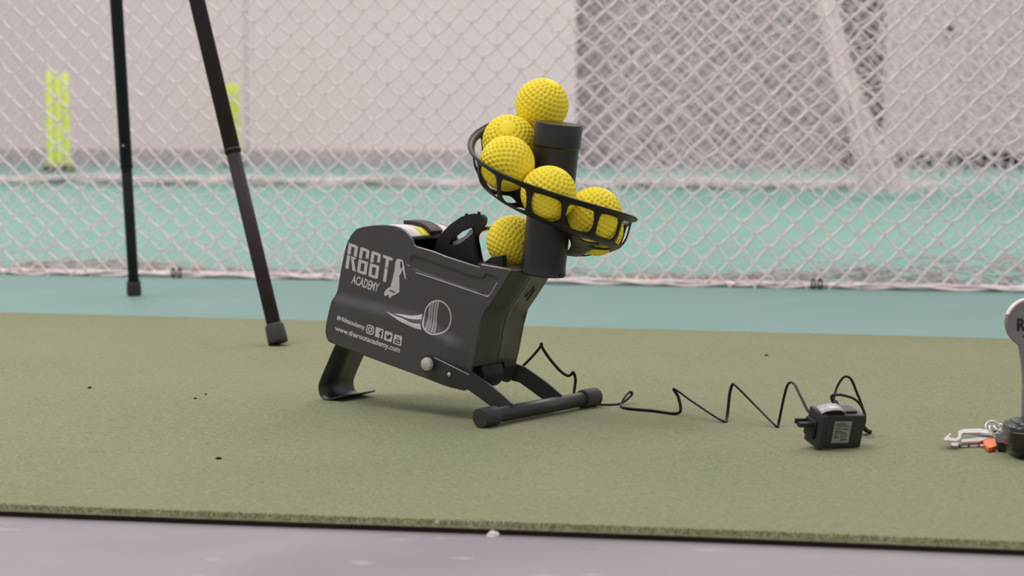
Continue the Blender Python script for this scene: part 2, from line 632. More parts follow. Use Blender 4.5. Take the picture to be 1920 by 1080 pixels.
# thin slack strands hanging a little above the hem
paths = []
for k in range(220):
    s0 = RNG.uniform(-2.5, 2.5)
    z0 = RNG.uniform(0.01, 0.26) * RNG.uniform(0.2, 1)
    L = RNG.uniform(0.05, 0.13)
    sl = RNG.choice([-1, 1]) * RNG.uniform(0.1, 0.7)
    dp = RNG.uniform(0.02, 0.09)
    a1 = RNG.uniform(0, 6)
    paths.append([E1 * (s0 + L * t) + E2 * dp + np.array([0, 0, max(0.002, z0 + L * sl * t + 0.01 * math.sin(a1 + 4 * t))]) for t in np.linspace(0, 1, 6)])
V, Q = bundle_geo(paths, 0.0009)
o = fast_obj('slack_strands', V, Q, 'old_net', na)
tag(o, kind='stuff')

# two dark clips on the hem
for nm, loc in (('beside the rear tripod foot', (-0.806, 4.655, -0.002)), ('below the right part of the net', (0.683, 4.335, -0.002))):
    c = empty('net_clip', loc, (0, 0, ANG))
    tag(c, 'small dark clip on the near net hem ' + nm, 'clip', 'clips on the net hem')
    for k in (-1, 1):
        t_ = [(0.0075 * k + 0.004 * math.cos(q), -0.002, 0.012 + 0.011 * math.sin(q)) for q in np.linspace(-1.5, 4.6, 14)]
        tube('loop', t_, 0.0022, 'crumb', c, 6)

# --- far net ----------------------------------------------------------------
NB = np.array([-0.7, 11.3, -0.003])
nbm = empty('far_net', tuple(NB))
tag(nbm, 'far white net with a thick hem stretched across the hall', 'net')
far_len = 6.1
V, Q, mi = net_geo(NB, 11.5, 2.3, 0.06, 0.06, 0.0019, 0.005, lambda s, z: 0.05 * np.sin(s * 1.7) + 0 * z,
                   warp=lambda s, z: (s + 0.03 * np.sin(z * 4 + s), z), keep=lambda P: P[:, 0] < 3.12)
o = fast_obj('netting', V, Q, None, nbm, mi, ['twine', 'twine'])
tag(o, kind='stuff')
paths = []
sv = np.arange(-5.7, 3.12, 0.05)
for k in range(10):
    ph = RNG.uniform(0, 6, 3)
    paths.append(np.array([E1 * s + E2 * (0.02 * math.sin(s * 9 + ph[0]) + 0.012 * (k % 3 - 1))
                           + np.array([0, 0, 0.018 + 0.014 * math.sin(s * 7 + ph[1]) + 0.008 * (k // 3)]) for s in sv]))
V, Q = bundle_geo(paths, 0.008)
fast_obj('hem', V, Q, 'old_net', nbm)

# --- doubled net in front of the grey bay (finer looking because it is further) ---
NC = np.array([2.05, 9.6, -0.003])
nc = empty('slack_net', tuple(NC))
tag(nc, 'slack white net drawn to one side in front of the grey bay', 'net')


def warp3(s, z):
    return s * (1 - 0.16 * np.clip(z, 0, 1.2)) - 0.30 * np.clip(z, 0, 2), z


V, Q, mi = net_geo(NC, 3.1, 2.2, 0.085, 0.075, 0.0022, 0.012, lambda s, z: 0.08 * np.sin(s * 9 + z), warp=warp3, z0=0.05)
o = fast_obj('netting', V, Q, None, nc, mi, ['twine', 'twine'])
tag(o, kind='stuff')
# the bunched edge: pleats hanging from the top and kicking out at the floor
paths = []
for k in range(85):
    u_ = RNG.uniform(-1, 1)
    ph = RNG.uniform(0, 6, 2)
    zz = np.linspace(0.03, 2.2, 26)
    wv = [0.045 + 0.14 * math.exp(-z / 0.2) for z in zz]
    ctr = [-0.26 - 0.26 * min(z, 1.1) + 0.10 * math.exp(-z / 0.3) for z in zz]
    paths.append(np.array([E1 * (cx + wv_ * u_ * (0.8 + 0.3 * math.sin(ph[0] + z * 4))) + E2 * (0.05 * math.sin(ph[1] + z * 3))
                           + np.array([0, 0, z]) for cx, wv_, z in zip(ctr, wv, zz)]))
V, Q = bundle_geo(paths, 0.0030)
o = fast_obj('bunched_edge', V, Q, 'twine', nc)
tag(o, kind='stuff')
# narrow stretched net over the pale panel
ND = np.array([3.15, 8.1, -0.003])
nd = empty('stretched_net', tuple(ND))
tag(nd, 'finely stretched white net in front of the pale grey panel', 'net')
V, Q, mi = net_geo(ND, 3.2, 2.2, 0.045, 0.16, 0.0014, 0.006, lambda s, z: 0.04 * np.sin(s * 8 + z), z0=0.06,
                   warp=lambda s, z: (s + 0.02 * np.sin(z * 5), z))
o = fast_obj('netting', V, Q, None, nd, mi, ['twine', 'twine'])
tag(o, kind='stuff')

# ================================================================== STUMPS


def stumps(loc, rz, h, label):
    r = empty('cricket_stumps', loc, (0, 0, rz))
    tag(r, label, 'stumps', 'neon stumps by the far wall')
    box('base', (0, 0, 0.012), (0.32, 0.10, 0.024), 'blackmat', r, 0.006)
    for k in (-1, 0, 1):
        lathe('stump', [(0.026, 0.02), (0.026, h * 0.9), (0.022, h * 0.97), (0.012, h)], 'neon', r, 14, 'z', True, (0.093 * k, 0, 0))
    box('spring_housing', (0, 0, 0.04), (0.28, 0.05, 0.035), 'blackmat', r, 0.006)


stumps((-3.43, 14.72, -0.003), math.radians(62), 0.755, 'neon yellow stumps on a dark base left of the rear tripod leg')
stumps((-2.40, 16.75, -0.003), math.radians(75), 0.71, 'neon yellow stumps half hidden behind the front tripod leg')

# ================================================================== TRIPOD
tp = empty('tripod_stand', (-0.7641, 3.6, 0))
tag(tp, 'tall black tripod with thin tube legs and rubber feet', 'tripod')
AP = Vector((0, 0, 1.4138))
feet = [Vector((0.3759, -0.386, 0.0)), Vector((-0.0524, 0.5814, -0.003)), Vector((-0.36, -0.20, 0.0))]
for i, ft in enumerate(feet):
    d = (AP - ft).normalized()
    rr = (0.0120, 0.0113, 0.0112)[i]
    jn = (0.345, 0.305, 0.33)[i]
    P0 = ft + d * 0.006
    lg = tube('leg', [P0, ft + d * jn], rr, 'leg2' if i == 1 else 'leg', tp, 20)
    tube('upper_tube', [ft + d * (jn - 0.004), ft + d * 1.43], rr * 1.13, 'leg2' if i == 1 else 'leg', lg, 20)
    tube('collar', [ft + d * (jn - 0.001), ft + d * (jn + 0.0025)], rr * 1.2, 'bar' if i == 0 else 'leg2', lg, 20)
    cp_ = tube('rubber_foot', [ft + d * 0.0045, ft + d * 0.010, ft + d * 0.034, ft + d * 0.038],
               [rr * 1.36, rr * 1.42, rr * 1.32, rr * 1.1], 'cap', lg, 20)
    if i == 1:
        bm = bmesh.new()
        bmesh.ops.create_icosphere(bm, subdivisions=2, radius=0.0035)
        me = bpy.data.meshes.new('lock_button')
        bm.to_mesh(me)
        bm.free()
        me.materials.append(M['silver'])
        lb = bpy.data.objects.new('lock_button', me)
        COL.objects.link(lb)
        lb.parent = lg
        side = Vector((-0.12, -1, 0.05)).normalized()
        lb.location = ft + d * 0.352 + side * 0.0115
lathe('head', [(0.02, 1.37), (0.045, 1.385), (0.045, 1.42), (0.028, 1.45), (0.028, 1.55), (0.016, 1.56)], 'leg', tp, 24)

# ================================================================== BALL FEEDER
TH, TL = math.radians(51.5), math.radians(7.6)
vv = np.array([math.cos(TH), math.sin(TH), 0])
uu = np.array([math.sin(TH), -math.cos(TH), 0])
zz_ = np.array([0, 0, 1.0])
ea = uu * math.cos(TL) - zz_ * math.sin(TL)
ec = zz_ * math.cos(TL) + uu * math.sin(TL)
OR = uu * -1.70 + vv * 1.848
FR = Matrix(((ea[0], vv[0], ec[0], OR[0]), (ea[1], vv[1], ec[1], OR[1]), (ea[2], vv[2], ec[2], OR[2]), (0, 0, 0, 1)))


def Wp(a, b, c):
    return OR + ea * a + vv * b + ec * c


mc = empty('ball_feeder')
mc.matrix_world = FR
tag(mc, 'black cricket ball feeding machine with spiral ball track on the carpet', 'ball feeder')

TOP = [(-.0903, .090), (-.0885, .105), (-.083, .135), (-.0797, .168), (-.075, .1985), (-.0699, .2121), (-.0626, .2225), (-.0529, .2291),
       (-.0329, .2352), (-.0119, .2394), (.0083, .2407), (.0234, .2378), (.0353, .2301), (.0418, .2223), (.0475, .2207), (.0751, .2195), (.0976, .2167),
       (.1527, .2131), (.1550, .2172), (.2012, .2191)]
BOT = [(-.0903, .090), (-.0895, .082), (-.085, .0745), (-.077, .0715), (-.03, .0677), (.0843, .0604), (.1428, .0559), (.148, .058),
       (.1531, .0781), (.157, .1007), (.1603, .1354), (.1644, .1564), (.1785, .1794), (.1957, .2093), (.2012, .2185)]
SLOT = np.array([(.037, .2029), (.0425, .2085), (.0563, .2083), (.1193, .2030), (.1264, .2015), (.1560, .2015), (.1620, .2075), (.1775, .2066),
                 (.1815, .202), (.1735, .1835), (.1673, .1806), (.0541, .1901), (.0419, .1934)])


def sstep(x, a, b):
    t = np.clip((x - a) / (b - a), 0, 1)
    return t * t * (3 - 2 * t)


def sd_poly(a, c, P):
    d = np.full(a.shape, 9.0)
    ins = np.zeros(a.shape, bool)
    n = len(P)
    for i in range(n):
        p, q = P[i], P[(i + 1) % n]
        e = q - p
        t = np.clip(((a - p[0]) * e[0] + (c - p[1]) * e[1]) / (e @ e), 0, 1)
        d = np.minimum(d, np.hypot(a - p[0] - t * e[0], c - p[1] - t * e[1]))
        cr = ((p[1] > c) != (q[1] > c)) & (a < (q[0] - p[0]) * (c - p[1]) / (q[1] - p[1] + 1e-12) + p[0])
        ins ^= cr
    return np.where(ins, -d, d)


SLOTS = spline(SLOT, 3, True)


def relief(a, c):
    a = np.asarray(a, float)
    c = np.asarray(c, float)
    mid = 0.132 - 0.018 * sstep(a, 0.05, 0.14)
    bulge = (1 - sstep(c, mid - 0.009, mid + 0.009)) * (1 - sstep(a, 0.118, 0.150))
    h = -0.0080 * bulge
    d = sd_poly(a, c, SLOTS)
    h = h + 0.0022 * (1 - sstep(d, -0.0018, 0.0004))
    return h


acol = np.unique(np.r_[np.linspace(-.0902, -.074, 26), np.linspace(-.074, .148, 190), np.linspace(.148, .2011, 56)])
TOPs = np.concatenate([spline(TOP[:14], 6), np.array(TOP[14:])])
BOTs = spline(BOT, 6)
ta, tcv = zip(*TOPs[np.argsort(TOPs[:, 0])])
ba, bcv = zip(*BOTs[np.argsort(BOTs[:, 0])])
ct = np.interp(acol, ta, tcv)
cb = np.interp(acol, ba, bcv)


def smooth_curve(P, n=6):
    q = spline(P, n)
    return q[:, 0], q[:, 1]


NR = 110
tt = np.linspace(0, 1, NR)
AA = np.repeat(acol[:, None], NR, 1)
CC = cb[:, None] + (ct - cb)[:, None] * tt[None]
HH = relief(AA, CC)
nA = len(acol)
Vf = np.stack([AA, HH, CC], -1).reshape(-1, 3)
Vb = np.stack([AA, np.full_like(AA, 0.004), CC], -1).reshape(-1, 3)
idx = np.arange(nA * NR).reshape(nA, NR)
Qf = np.stack([idx[:-1, :-1], idx[1:, :-1], idx[1:, 1:], idx[:-1, 1:]], -1).reshape(-1, 4)
Qb = Qf[:, ::-1] + nA * NR
bd = list(idx[:, 0]) + list(idx[-1, 1:]) + list(idx[::-1, -1][1:]) + list(idx[0, ::-1][1:])
Qs = np.array([(bd[i + 1], bd[i], bd[i] + nA * NR, bd[i + 1] + nA * NR) for i in range(len(bd) - 1)])
pan = fast_obj('side_panel', np.concatenate([Vf, Vb]), np.concatenate([Qf, Qb, Qs]), 'black', mc)
pan.data.polygons.foreach_set('use_smooth', np.r_[np.ones(len(Qf), bool), np.zeros(len(Qb) + len(Qs), bool)])
pan['label'] = 'black side panel with silver lettering'

# pale beads painted as highlights: the top lip and lower edge of the recess
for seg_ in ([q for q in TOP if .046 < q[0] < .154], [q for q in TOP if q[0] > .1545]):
    tube('lip_highlight', [(a, 0.0004, c + 0.0004) for a, c in seg_], 0.0010, 'edge_highlight', pan, 8)
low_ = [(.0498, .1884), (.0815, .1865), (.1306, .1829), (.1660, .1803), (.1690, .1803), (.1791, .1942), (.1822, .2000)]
tube('ridge_highlight', [(a, float(relief(np.array([a]), np.array([c]))[0]) - 0.0001, c) for a, c in spline(low_, 5)], 0.0007, 'edge_highlight', pan, 6)

# far side panel: plain, lower beside the ball well
FT = [(-.0903, .090), (-.083, .135), (-.0797, .168), (-.075, .1985), (-.0626, .2225), (-.0329, .2352), (.0083, .2407), (.0234, .2378), (.0353, .2301),
      (.045, .215), (.055, .200), (.140, .200), (.150, .2189), (.2012, .2189)]
prism('side_panel', FT + BOT[::-1][1:-1], 0.089, 0.092, 'black', mc)


def strip(name, path, b0, b1, m, parent, thick=0.002, smooth=True, nb_=1):
    """sheet following an (a, c) path, spanning b0..b1"""
    V, Fc = [], []
    bs = np.linspace(b0, b1, nb_ + 1)
    for a, c in path:
        V += [(a, b, c) for b in bs]
    K_ = nb_ + 1
    for i in range(len(path) - 1):
        for j in range(nb_):
            Fc.append((i * K_ + j, i * K_ + j + 1, (i + 1) * K_ + j + 1, (i + 1) * K_ + j))
    o = mesh_obj(name, V, Fc, m, parent, smooth)
    md = o.modifiers.new('thick', 'SOLIDIFY')
    md.thickness = thick
    md.offset = 0
    return o


FRONT = spline([(.2005, .2180), (.1950, .2090), (.1780, .1795), (.1640, .1564), (.1593, .1354), (.1560, .1007), (.1540, .0880)], 8)
fp = strip('front_plate', FRONT, 0.0035, 0.0895, 'shell_gloss', mc, 0.002)
fp['label'] = 'curved black front plate'
strip('front_seam', [(a + .0012, c) for a, c in FRONT[10:]], 0.0500, 0.0506, 'sheet', fp, 0.0004)
for k_, (q0_, q1_, b_) in enumerate(((13, 16, .070), (15, 18, .066), (14, 20, .0745))):
    strip('scuff_mark', [(a + .0013, c) for a, c in FRONT[q0_:q1_]], b_, b_ + 0.0015 + 0.0004 * k_, 'blackmat', fp, 0.0004)
HUMP = spline(TOP[0:13], 5)
HUMPi = [(a * 1.0 + 0.0, c - 0.0025) for a, c in HUMP]
k0 = next(i for i, (a, c) in enumerate(HUMPi) if a > -0.062)
strip('rear_plate', HUMPi[:k0 + 1], 0.0035, 0.0895, 'blackmat', mc)
tcov = strip('top_cover', HUMPi[k0:], 0.0035, 0.0895, 'blackmat', mc)


def on_hump(a0, a1, off):
    out = []
    pts = [p for p in HUMP if a0 <= p[0] <= a1]
    for i, (a, c) in enumerate(pts):
        q0, q1 = pts[max(i - 1, 0)], pts[min(i + 1, len(pts) - 1)]
        n_ = np.array([-(q1[1] - q0[1]), q1[0] - q0[0]])
        n_ /= np.linalg.norm(n_)
        out.append((a + n_[0] * off, c + n_[1] * off))
    return out


st = strip('sticker', on_hump(-.04, .0345, -0.0008), 0.0042, 0.040, 'white', tcov, 0.0006)
strip('yellow_print', on_hump(.0135, .0345, -0.0002), 0.026, 0.040, 'yprint', st, 0.0006)
strip('sticker', on_hump(-.04, .0345, -0.0008), 0.066, 0.0888, 'pink', tcov, 0.0006)
prism('strap', on_hump(-.02, .031, 0.0045) + on_hump(-.02, .031, -0.001)[::-1], 0.042, 0.065, 'brown', mc)
strip('bottom_plate', [(-.084, .077), (-.03, .0705), (.0843, .0630), (.125, .060)], 0.0035, 0.0895, 'blackmat', mc)
strip('well_floor', [(.002, .2), (.03, .170), (.145, .165), (.16, .165)], 0.0035, 0.0895, 'blackmat', mc)
dk = prism('deck_plate', [(.146, .0035), (.2000, .0035), (.2000, .0915), (.168, .0915), (.168, .033), (.146, .033)], 0.2130, 0.2175, 'black', mc, None, 0.0006, 'c')
# launching wheel and its bracket under the front plate
mt = lathe('drive_wheel', [(0.004, 0.022), (0.016, 0.022), (0.0185, 0.025), (0.0185, 0.060), (0.016, 0.063), (0.005, 0.063)], 'blackmat', mc, 32, 'y', True, (.142, 0, .0735))
lathe('hub', [(0.001, 0.012), (0.006, 0.012), (0.007, 0.019), (0.003, 0.023)], 'bar', mt, 16, 'y', True, (.142, 0, .0735))
prism('motor_block', [(.128, .094), (.153, .094), (.158, .083), (.154, .066), (.136, .064)], 0.064, 0.0885, 'blackmat', mc)
# throwing arm in the well
arm = ring_prism('throwing_arm', [(.0440, .1900), (.0419, .2254), (.0494, .2371), (.0634, .2516), (.0797, .2638), (.0966, .2705), (.1119, .2716), (.1168, .2673), (.1166, .2605),
                                  (.1083, .2488), (.1038, .2412), (.1055, .2278), (.1101, .2183), (.1190, .2098), (.1190, .1900)],
                 [(.0634, .2257), (.0678, .2351), (.0779, .2437), (.0945, .2525), (.1042, .2547), (.1029, .2479), (.0921, .2375), (.0799, .2285), (.0670, .2240)],
                 0.0425, 0.0500, 'blackmat', mc, 72, 0.0015)
for a_, c_ in ((.0865, .2660), (.1065, .2715)):
    prism('stud', [(a_ - .0015, c_ - .003), (a_ + .0015, c_ - .003), (a_ + .001, c_ + .003), (a_ - .001, c_ + .003)], 0.042, 0.046, 'blackmat', arm, None, 0.0003)
prism('spring_plate', [(.0560, .2244), (.0620, .2219), (.0749, .2264), (.0872, .2354), (.0979, .2467), (.0992, .2535), (.0889, .2478), (.0832, .2399), (.0666, .2293)], 0.0502, 0.0535, 'clear', arm)
tube('spring_roller', [(.080, .0536, .2330), (.080, .060, .2330)], 0.0045, 'silver', arm, 16)
gp = [tuple(p) for p in spline([(.1057, .2044), (.0970, .2115), (.0917, .2209), (.0884, .2342), (.0901, .2432), (.0965, .2486), (.1103, .2531)], 6)]
gb = strip('ball_guard', gp, 0.060, 0.070, 'gold_lit', mc, 0.0035)
strip('guard_lining', [(a - .0018, c + .0012) for a, c in gp], 0.059, 0.071, 'blackmat', gb, 0.0015)
prism('ramp_wedge', [(.1393, .2151), (.1720, .2180), (.1700, .2310), (.1510, .2248)], 0.020, 0.0290, 'blackmat', mc)

# pole
lathe('pole', [(0.0275, .214), (0.0292, .2155), (0.0282, .219), (0.0275, .225), (0.0278, .372), (0.0292, .3735), (0.0294, .400), (0.0288, .4012), (0.012, .4012)], 'pole', mc, 48, 'z', True, (.2155, .046, 0))
box('pole_clip', (.2425, .046, .2170), (.006, .008, .005), 'blackmat', mc, 0.0008)

# spiral track
PH = [0, 15, 30, 60, 90, 120, 150, 180, 210, 240, 270, 300, 330, 360]
RC = [.412, .411, .408, .400, .386, .370, .3545, .342, .330, .3185, .307, .2955, .284, .273]
SEC = [(.1070, .0006), (.1035, .0), (.1012, -.0035), (.1003, -.008), (.0990, -.019), (.0965, -.028), (.0915, -.035), (.083, -.0395), (.070, -.0412), (.052, -.0412), (.040, -.0400), (.0305, -.0390)]


def trk(phd, s):
    r_ = np.interp(s, range(12), [q[0] for q in SEC])
    dc = np.interp(s, range(12), [q[1] for q in SEC])
    c0 = np.interp(phd, PH, RC)
    p_ = math.radians(phd)
    return (.2155 - r_ * math.sin(p_), .046 + r_ * math.cos(p_), c0 + dc)


bm = bmesh.new()
cells = 12
ph0, ph1 = 54.0, 350.0
stepp = (ph1 - ph0) / cells
NPh, NSv = 8, 6


def quad_grid(p0, p1, s0, s1, ns):
    g = [[bm.verts.new(trk(p0 + (p1 - p0) * i / NPh, s0 + (s1 - s0) * j / ns)) for j in range(ns + 1)] for i in range(NPh + 1)]
    for i in range(NPh):
        for j in range(ns):
            bm.faces.new((g[i][j], g[i + 1][j], g[i + 1][j + 1], g[i][j + 1]))


def window_cell(p0, p1, s0, s1, mp_, ms_, shift=0):
    R_ = []
    for i in range(NPh):
        R_.append((-1 + 2 * i / NPh, -1))
    for j in range(NSv):
        R_.append((1, -1 + 2 * j / NSv))
    for i in range(NPh):
        R_.append((1 - 2 * i / NPh, 1))
    for j in range(NSv):
        R_.append((-1, 1 - 2 * j / NSv))
    pc, sc, hp, hs = (p0 + p1) / 2, (s0 + s1) / 2, (p1 - p0) / 2, (s1 - s0) / 2
    out_, mid_, in_ = [], [], []
    for x, y in R_:
        out_.append(bm.verts.new(trk(pc + x * hp, sc + y * hs)))
        qx, qy = x * math.sqrt(1 - y * y / 2), y * math.sqrt(1 - x * x / 2)
        k_ = 0.55
        ix, iy = x * (1 - k_) + qx * k_, y * (1 - k_) + qy * k_
        in_.append(bm.verts.new(trk(pc + ix * hp * mp_, sc + iy * hs * ms_)))
    n_ = len(R_)
    for i in range(n_):
        j = (i + 1) % n_
        bm.faces.new((out_[i], out_[j], in_[j], in_[i]))


for k in range(cells):
    a0, a1 = ph0 + k * stepp, ph0 + (k + 1) * stepp
    quad_grid(a0, a1, 0, 2.3, 4)
    window_cell(a0, a1, 2.3, 6.1, 0.86, 0.95)
    quad_grid(a0, a1, 6.1, 6.9, 2)
    window_cell(a0, a1, 6.9, 9.0, 0.72, 0.8)
    quad_grid(a0, a1, 9.0, 11, 3)
bmesh.ops.remove_doubles(bm, verts=bm.verts, dist=1e-5)
bmesh.ops.recalc_face_normals(bm, faces=bm.faces)
me = bpy.data.meshes.new('ball_track')
bm.to_mesh(me)
bm.free()
me.materials.append(M['track'])
me.polygons.foreach_set('use_smooth', [True] * len(me.polygons))
tr = bpy.data.objects.new('ball_track', me)
COL.objects.link(tr)
tr.parent = mc
tr['label'] = 'spiral black plastic track with windowed wall'
md = tr.modifiers.new('thick', 'SOLIDIFY')
md.thickness = 0.0018
md.offset = 0
bevel(tr, 0.0004, 1, 50)
tube('rim', [trk(p_, 0) for p_ in np.linspace(ph0, ph1, 110)], 0.0017, 'track', tr, 8)
# track end stop
V = [trk(ph0, s) for s in np.linspace(0, 11, 14)]

# legs, foot bar, rear foot
LTOP = [(.088, .0900), (.0905, .0915), (.1035, .0900), (.1618, .0805), (.2160, .0540)]
LBOT = [(.088, .0680), (.094, .0640), (.1577, .0590), (.184, .0455), (.2050, .0360), (.2160, .0375)]


def leg_part(b0, off):
    an = np.linspace(.088, .216, 34)
    t_, o_ = np.interp(an, *zip(*LTOP)), np.interp(an, *zip(*LBOT))
    sh = 0.021 * sstep(an, 0.12, 0.21)
    V, Fc = [], []
    for a, ct_, cb_, s_ in zip(an, t_, o_, sh):
        V += [(a + off[0], b + s_, c + off[1]) for b in (b0, b0 + 0.0032) for c in (ct_, cb_)]
    for k in range(len(an) - 1):
        p, q = 4 * k, 4 * k + 4
        Fc += [(p, p + 1, q + 1, q), (p + 2, q + 2, q + 3, p + 3), (p, q, q + 2, p + 2), (p + 1, p + 3, q + 3, q + 1)]
    e_ = 4 * (len(an) - 1)
    Fc += [(0, 2, 3, 1), (e_, e_ + 1, e_ + 3, e_ + 2)]
    return mesh_obj('leg', V, Fc, 'bar', mc)


leg_n = leg_part(-0.0115, (0, 0))
leg_part(0.0945, (-.003, -.002))
tube('pale_edge', [(a, -0.0117, c + 0.0003) for a, c in [(.1035, .0900), (.1330, .0852), (.1618, .0805)]], 0.0006, 'edge_highlight', leg_n, 6)  # pale bead in the highlight colour along the leg's top edge
kb = lathe('knob', [(0.0035, -0.0115), (0.0035, -0.015), (0.0080, -0.0160), (0.0087, -0.0185), (0.0078, -0.0215), (0.0045, -0.0235), (0.0005, -0.024)], 'knob', mc, 24, 'y', True, (.0985, 0, .0815))
lathe('bolt', [(0.0028, -0.011), (0.0028, -0.0128), (0.0018, -0.0138), (0.0004, -0.014)], 'silver', mc, 16, 'y', True, (.1304, 0, .0742))


def lb(w_):
    """world point to feeder space"""
    return tuple(FR.inverted() @ Vector(w_))


A_, B_ = np.array([-0.0363, 2.3398, 0.0122]), np.array([0.1068, 2.5196, 0.0122])
dd_ = (B_ - A_) / np.linalg.norm(B_ - A_)
fb = tube('foot_bar', [lb(A_ + dd_ * 0.004), lb(B_ - dd_ * 0.004)], 0.0095, 'bar', mc, 32)
for e, sg in ((A_, 1), (B_, -1)):
    pts = [e - dd_ * sg * 0.0045, e - dd_ * sg * 0.0035, e + dd_ * sg * 0.024, e + dd_ * sg * 0.026]
    tube('end_cap', [lb(p_) for p_ in pts], [0.0112, 0.0122, 0.0122, 0.0112], 'cap', fb, 32)
RF = spline([(-.083, .0760), (-.0885, .0640), (-.0990, .0390), (-.1100, .0115), (-.1118, .0010), (-.1075, -.0085), (-.0985, -.0120), (-.0880, -.0095), (-.0700, -.0015)], 6)
rf = strip('rear_foot', [tuple(p) for p in RF], 0.012, 0.079, 'sheet', mc, 0.0018)
rf['label'] = 'curled black sheet metal foot'

# ---- printed marks on the side panel (they follow its relief) ----


def decal(name, V2, Fc, m='print', off=0.0006, parent=pan, sub=0):
    bm_ = bmesh.new()
    vs = [bm_.verts.new((a, 0, c)) for a, c in V2]
    for f in Fc:
        try:
            bm_.faces.new([vs[i] for i in f])
        except ValueError:
            pass
    bm_.normal_update()
    bmesh.ops.triangulate(bm_, faces=bm_.faces, ngon_method='EAR_CLIP')
    for _ in range(sub):
        bmesh.ops.subdivide_edges(bm_, edges=[e for e in bm_.edges if e.calc_length() > 0.003], cuts=1, use_grid_fill=True)
        bmesh.ops.triangulate(bm_, faces=bm_.faces)
    for v_ in bm_.verts:
        v_.co.y = float(relief(np.array([v_.co.x]), np.array([v_.co.z]))[0]) - off * 0.5
    # make it face outwards
    for f in bm_.faces:
        f.normal_update()
        if f.normal.y > 0:
            f.normal_flip()
    me_ = bpy.data.meshes.new(name)
    bm_.to_mesh(me_)
    bm_.free()
    me_.materials.append(M[m])
    o = bpy.data.objects.new(name, me_)
    COL.objects.link(o)
    o.parent = parent
    return o


def quadmap(Qd):
    P = np.array(Qd, float)

    def f(s, t):
        a = P[0] * (1 - s) * (1 - t) + P[1] * s * (1 - t) + P[2] * s * t + P[3] * (1 - s) * t
        return (a[0], a[1])
    return f


def text_mesh(body, bold=0.02):
    cu = bpy.data.curves.new('lettering', 'FONT')
    cu.body = body
    cu.offset = bold
    cu.resolution_u = 3
    ob = bpy.data.objects.new('lettering', cu)
    COL.objects.link(ob)
    dg = bpy.context.evaluated_depsgraph_get()
    me_ = bpy.data.meshes.new_from_object(ob.evaluated_get(dg))
    V_ = np.array([v_.co[:2] for v_ in me_.vertices])
    F_ = [tuple(p_.vertices) for p_ in me_.polygons]
    bpy.data.objects.remove(ob)
    bpy.data.curves.remove(cu)
    bpy.data.meshes.remove(me_)
    mn, mx = V_.min(0), V_.max(0)
    return (V_ - mn) / (mx - mn), F_, (mx - mn)


def text_decal(name, body, Qd, bold=0.02, m='print', **kw):
    V_, F_, _ = text_mesh(body, bold)
    f = quadmap(Qd)
    return decal(name, [f(s, 1 - t) for s, t in V_], F_, m, **kw)


# big split lettering, drawn as blocks
f = quadmap([(-0.0698, 0.2065), (0.0088, 0.2), (0.0069, 0.1665), (-0.0722, 0.1723)])
polys = []


def rect(s0, t0, s1, t1):
    polys.append([(s0, t0), (s1, t0), (s1, t1), (s0, t1)])


# R
polys.append([(0, 0), (.16, 0), (.215, .035), (.215, .44), (.145, .44), (.145, .115), (.072, .115), (.072, .44), (0, .44)])
rect(0, .475, .072, 1)
polys.append([(.085, .475), (.205, .475), (.205, .52), (.165, .57), (.245, 1.0), (.165, 1.0)])
# 6 6
for s0 in (.268, .526):
    polys.append([(s0 + .02, 0), (s0 + .17, 0), (s0 + .212, .045), (s0 + .212, .355), (s0 + .145, .355), (s0 + .145, .115), (s0 + .068, .115), (s0 + .068, .44), (s0, .44), (s0, .03)])
    x0, x1 = s0, s0 + .212
    rect(x0, .48, x1, .59)
    rect(x0, .59, x0 + .066, .90)
    rect(x1 - .066, .59, x1, .90)
    polys.append([(x0, .90), (x1, .90), (x1, .97), (x1 - .03, 1.0), (x0 + .03, 1.0), (x0, .97)])
# T
polys.append([(.782, 0), (1.0, 0), (1.0, .115), (.926, .115), (.926, .44), (.856, .44), (.856, .115), (.782, .115)])
rect(.856, .475, .926, 1.0)
V2, F2 = [], []
for pl_ in polys:
    F2.append(tuple(range(len(V2), len(V2) + len(pl_))))
    V2 += [f(s, t) for s, t in pl_]
decal('logo_lettering', V2, F2)
text_decal('academy_lettering', 'ACADEMY', [(-0.0571, 0.1669), (-0.0093, 0.1631), (-0.0112, 0.1508), (-0.0594, 0.1545)], 0.025)
FIG = [(0.016, 0.2004), (0.0226, 0.2007), (0.026, 0.2001), (0.029, 0.194), (0.0344, 0.1774), (0.0328, 0.1767), (0.0269, 0.1886), (0.0249, 0.1824), (0.0225, 0.1794), (0.0247, 0.1664), (0.025, 0.1598), (0.0261, 0.1596), (0.0206, 0.1552), (0.0122, 0.1506), (0.012, 0.1481), (0.0086, 0.1483), (0.0069, 0.1526), (0.0035, 0.149), (-0.0002, 0.1499), (-0.0003, 0.1542), (0.0054, 0.1603), (0.0091, 0.1622), (0.0116, 0.1732), (0.0135, 0.1845), (0.0134, 0.1945)]
fg = decal('printed_figure', FIG, [tuple(range(len(FIG)))])
decal('figure_gap', [(.0222, .1975), (.0242, .1985), (.0262, .1925), (.0248, .1880), (.0228, .1915)], [(0, 1, 2, 3, 4)], 'printdark', 0.0009, pan)
decal('figure_gap', [(.0080, .1588), (.0140, .1582), (.0200, .1570), (.0150, .1560), (.0095, .1572)], [(0, 1, 2, 3, 4)], 'printdark', 0.0009, pan)
text_decal('trademark_sign', 'TM', [(0.0330, 0.1969), (0.0385, 0.1962), (0.0383, 0.1942), (0.0328, 0.1949)], 0.01)
text_decal('hashtag_lettering', '#r66tacademy', [(-0.0711, 0.1113), (-0.0207, 0.1068), (-0.0211, 0.0982), (-0.0715, 0.1024)], 0.035)
text_decal('web_address', 'www.therootacademy.com', [(-0.0731, 0.0962), (0.043, 0.0905), (0.0427, 0.0808), (-0.0731, 0.0872)], 0.032)


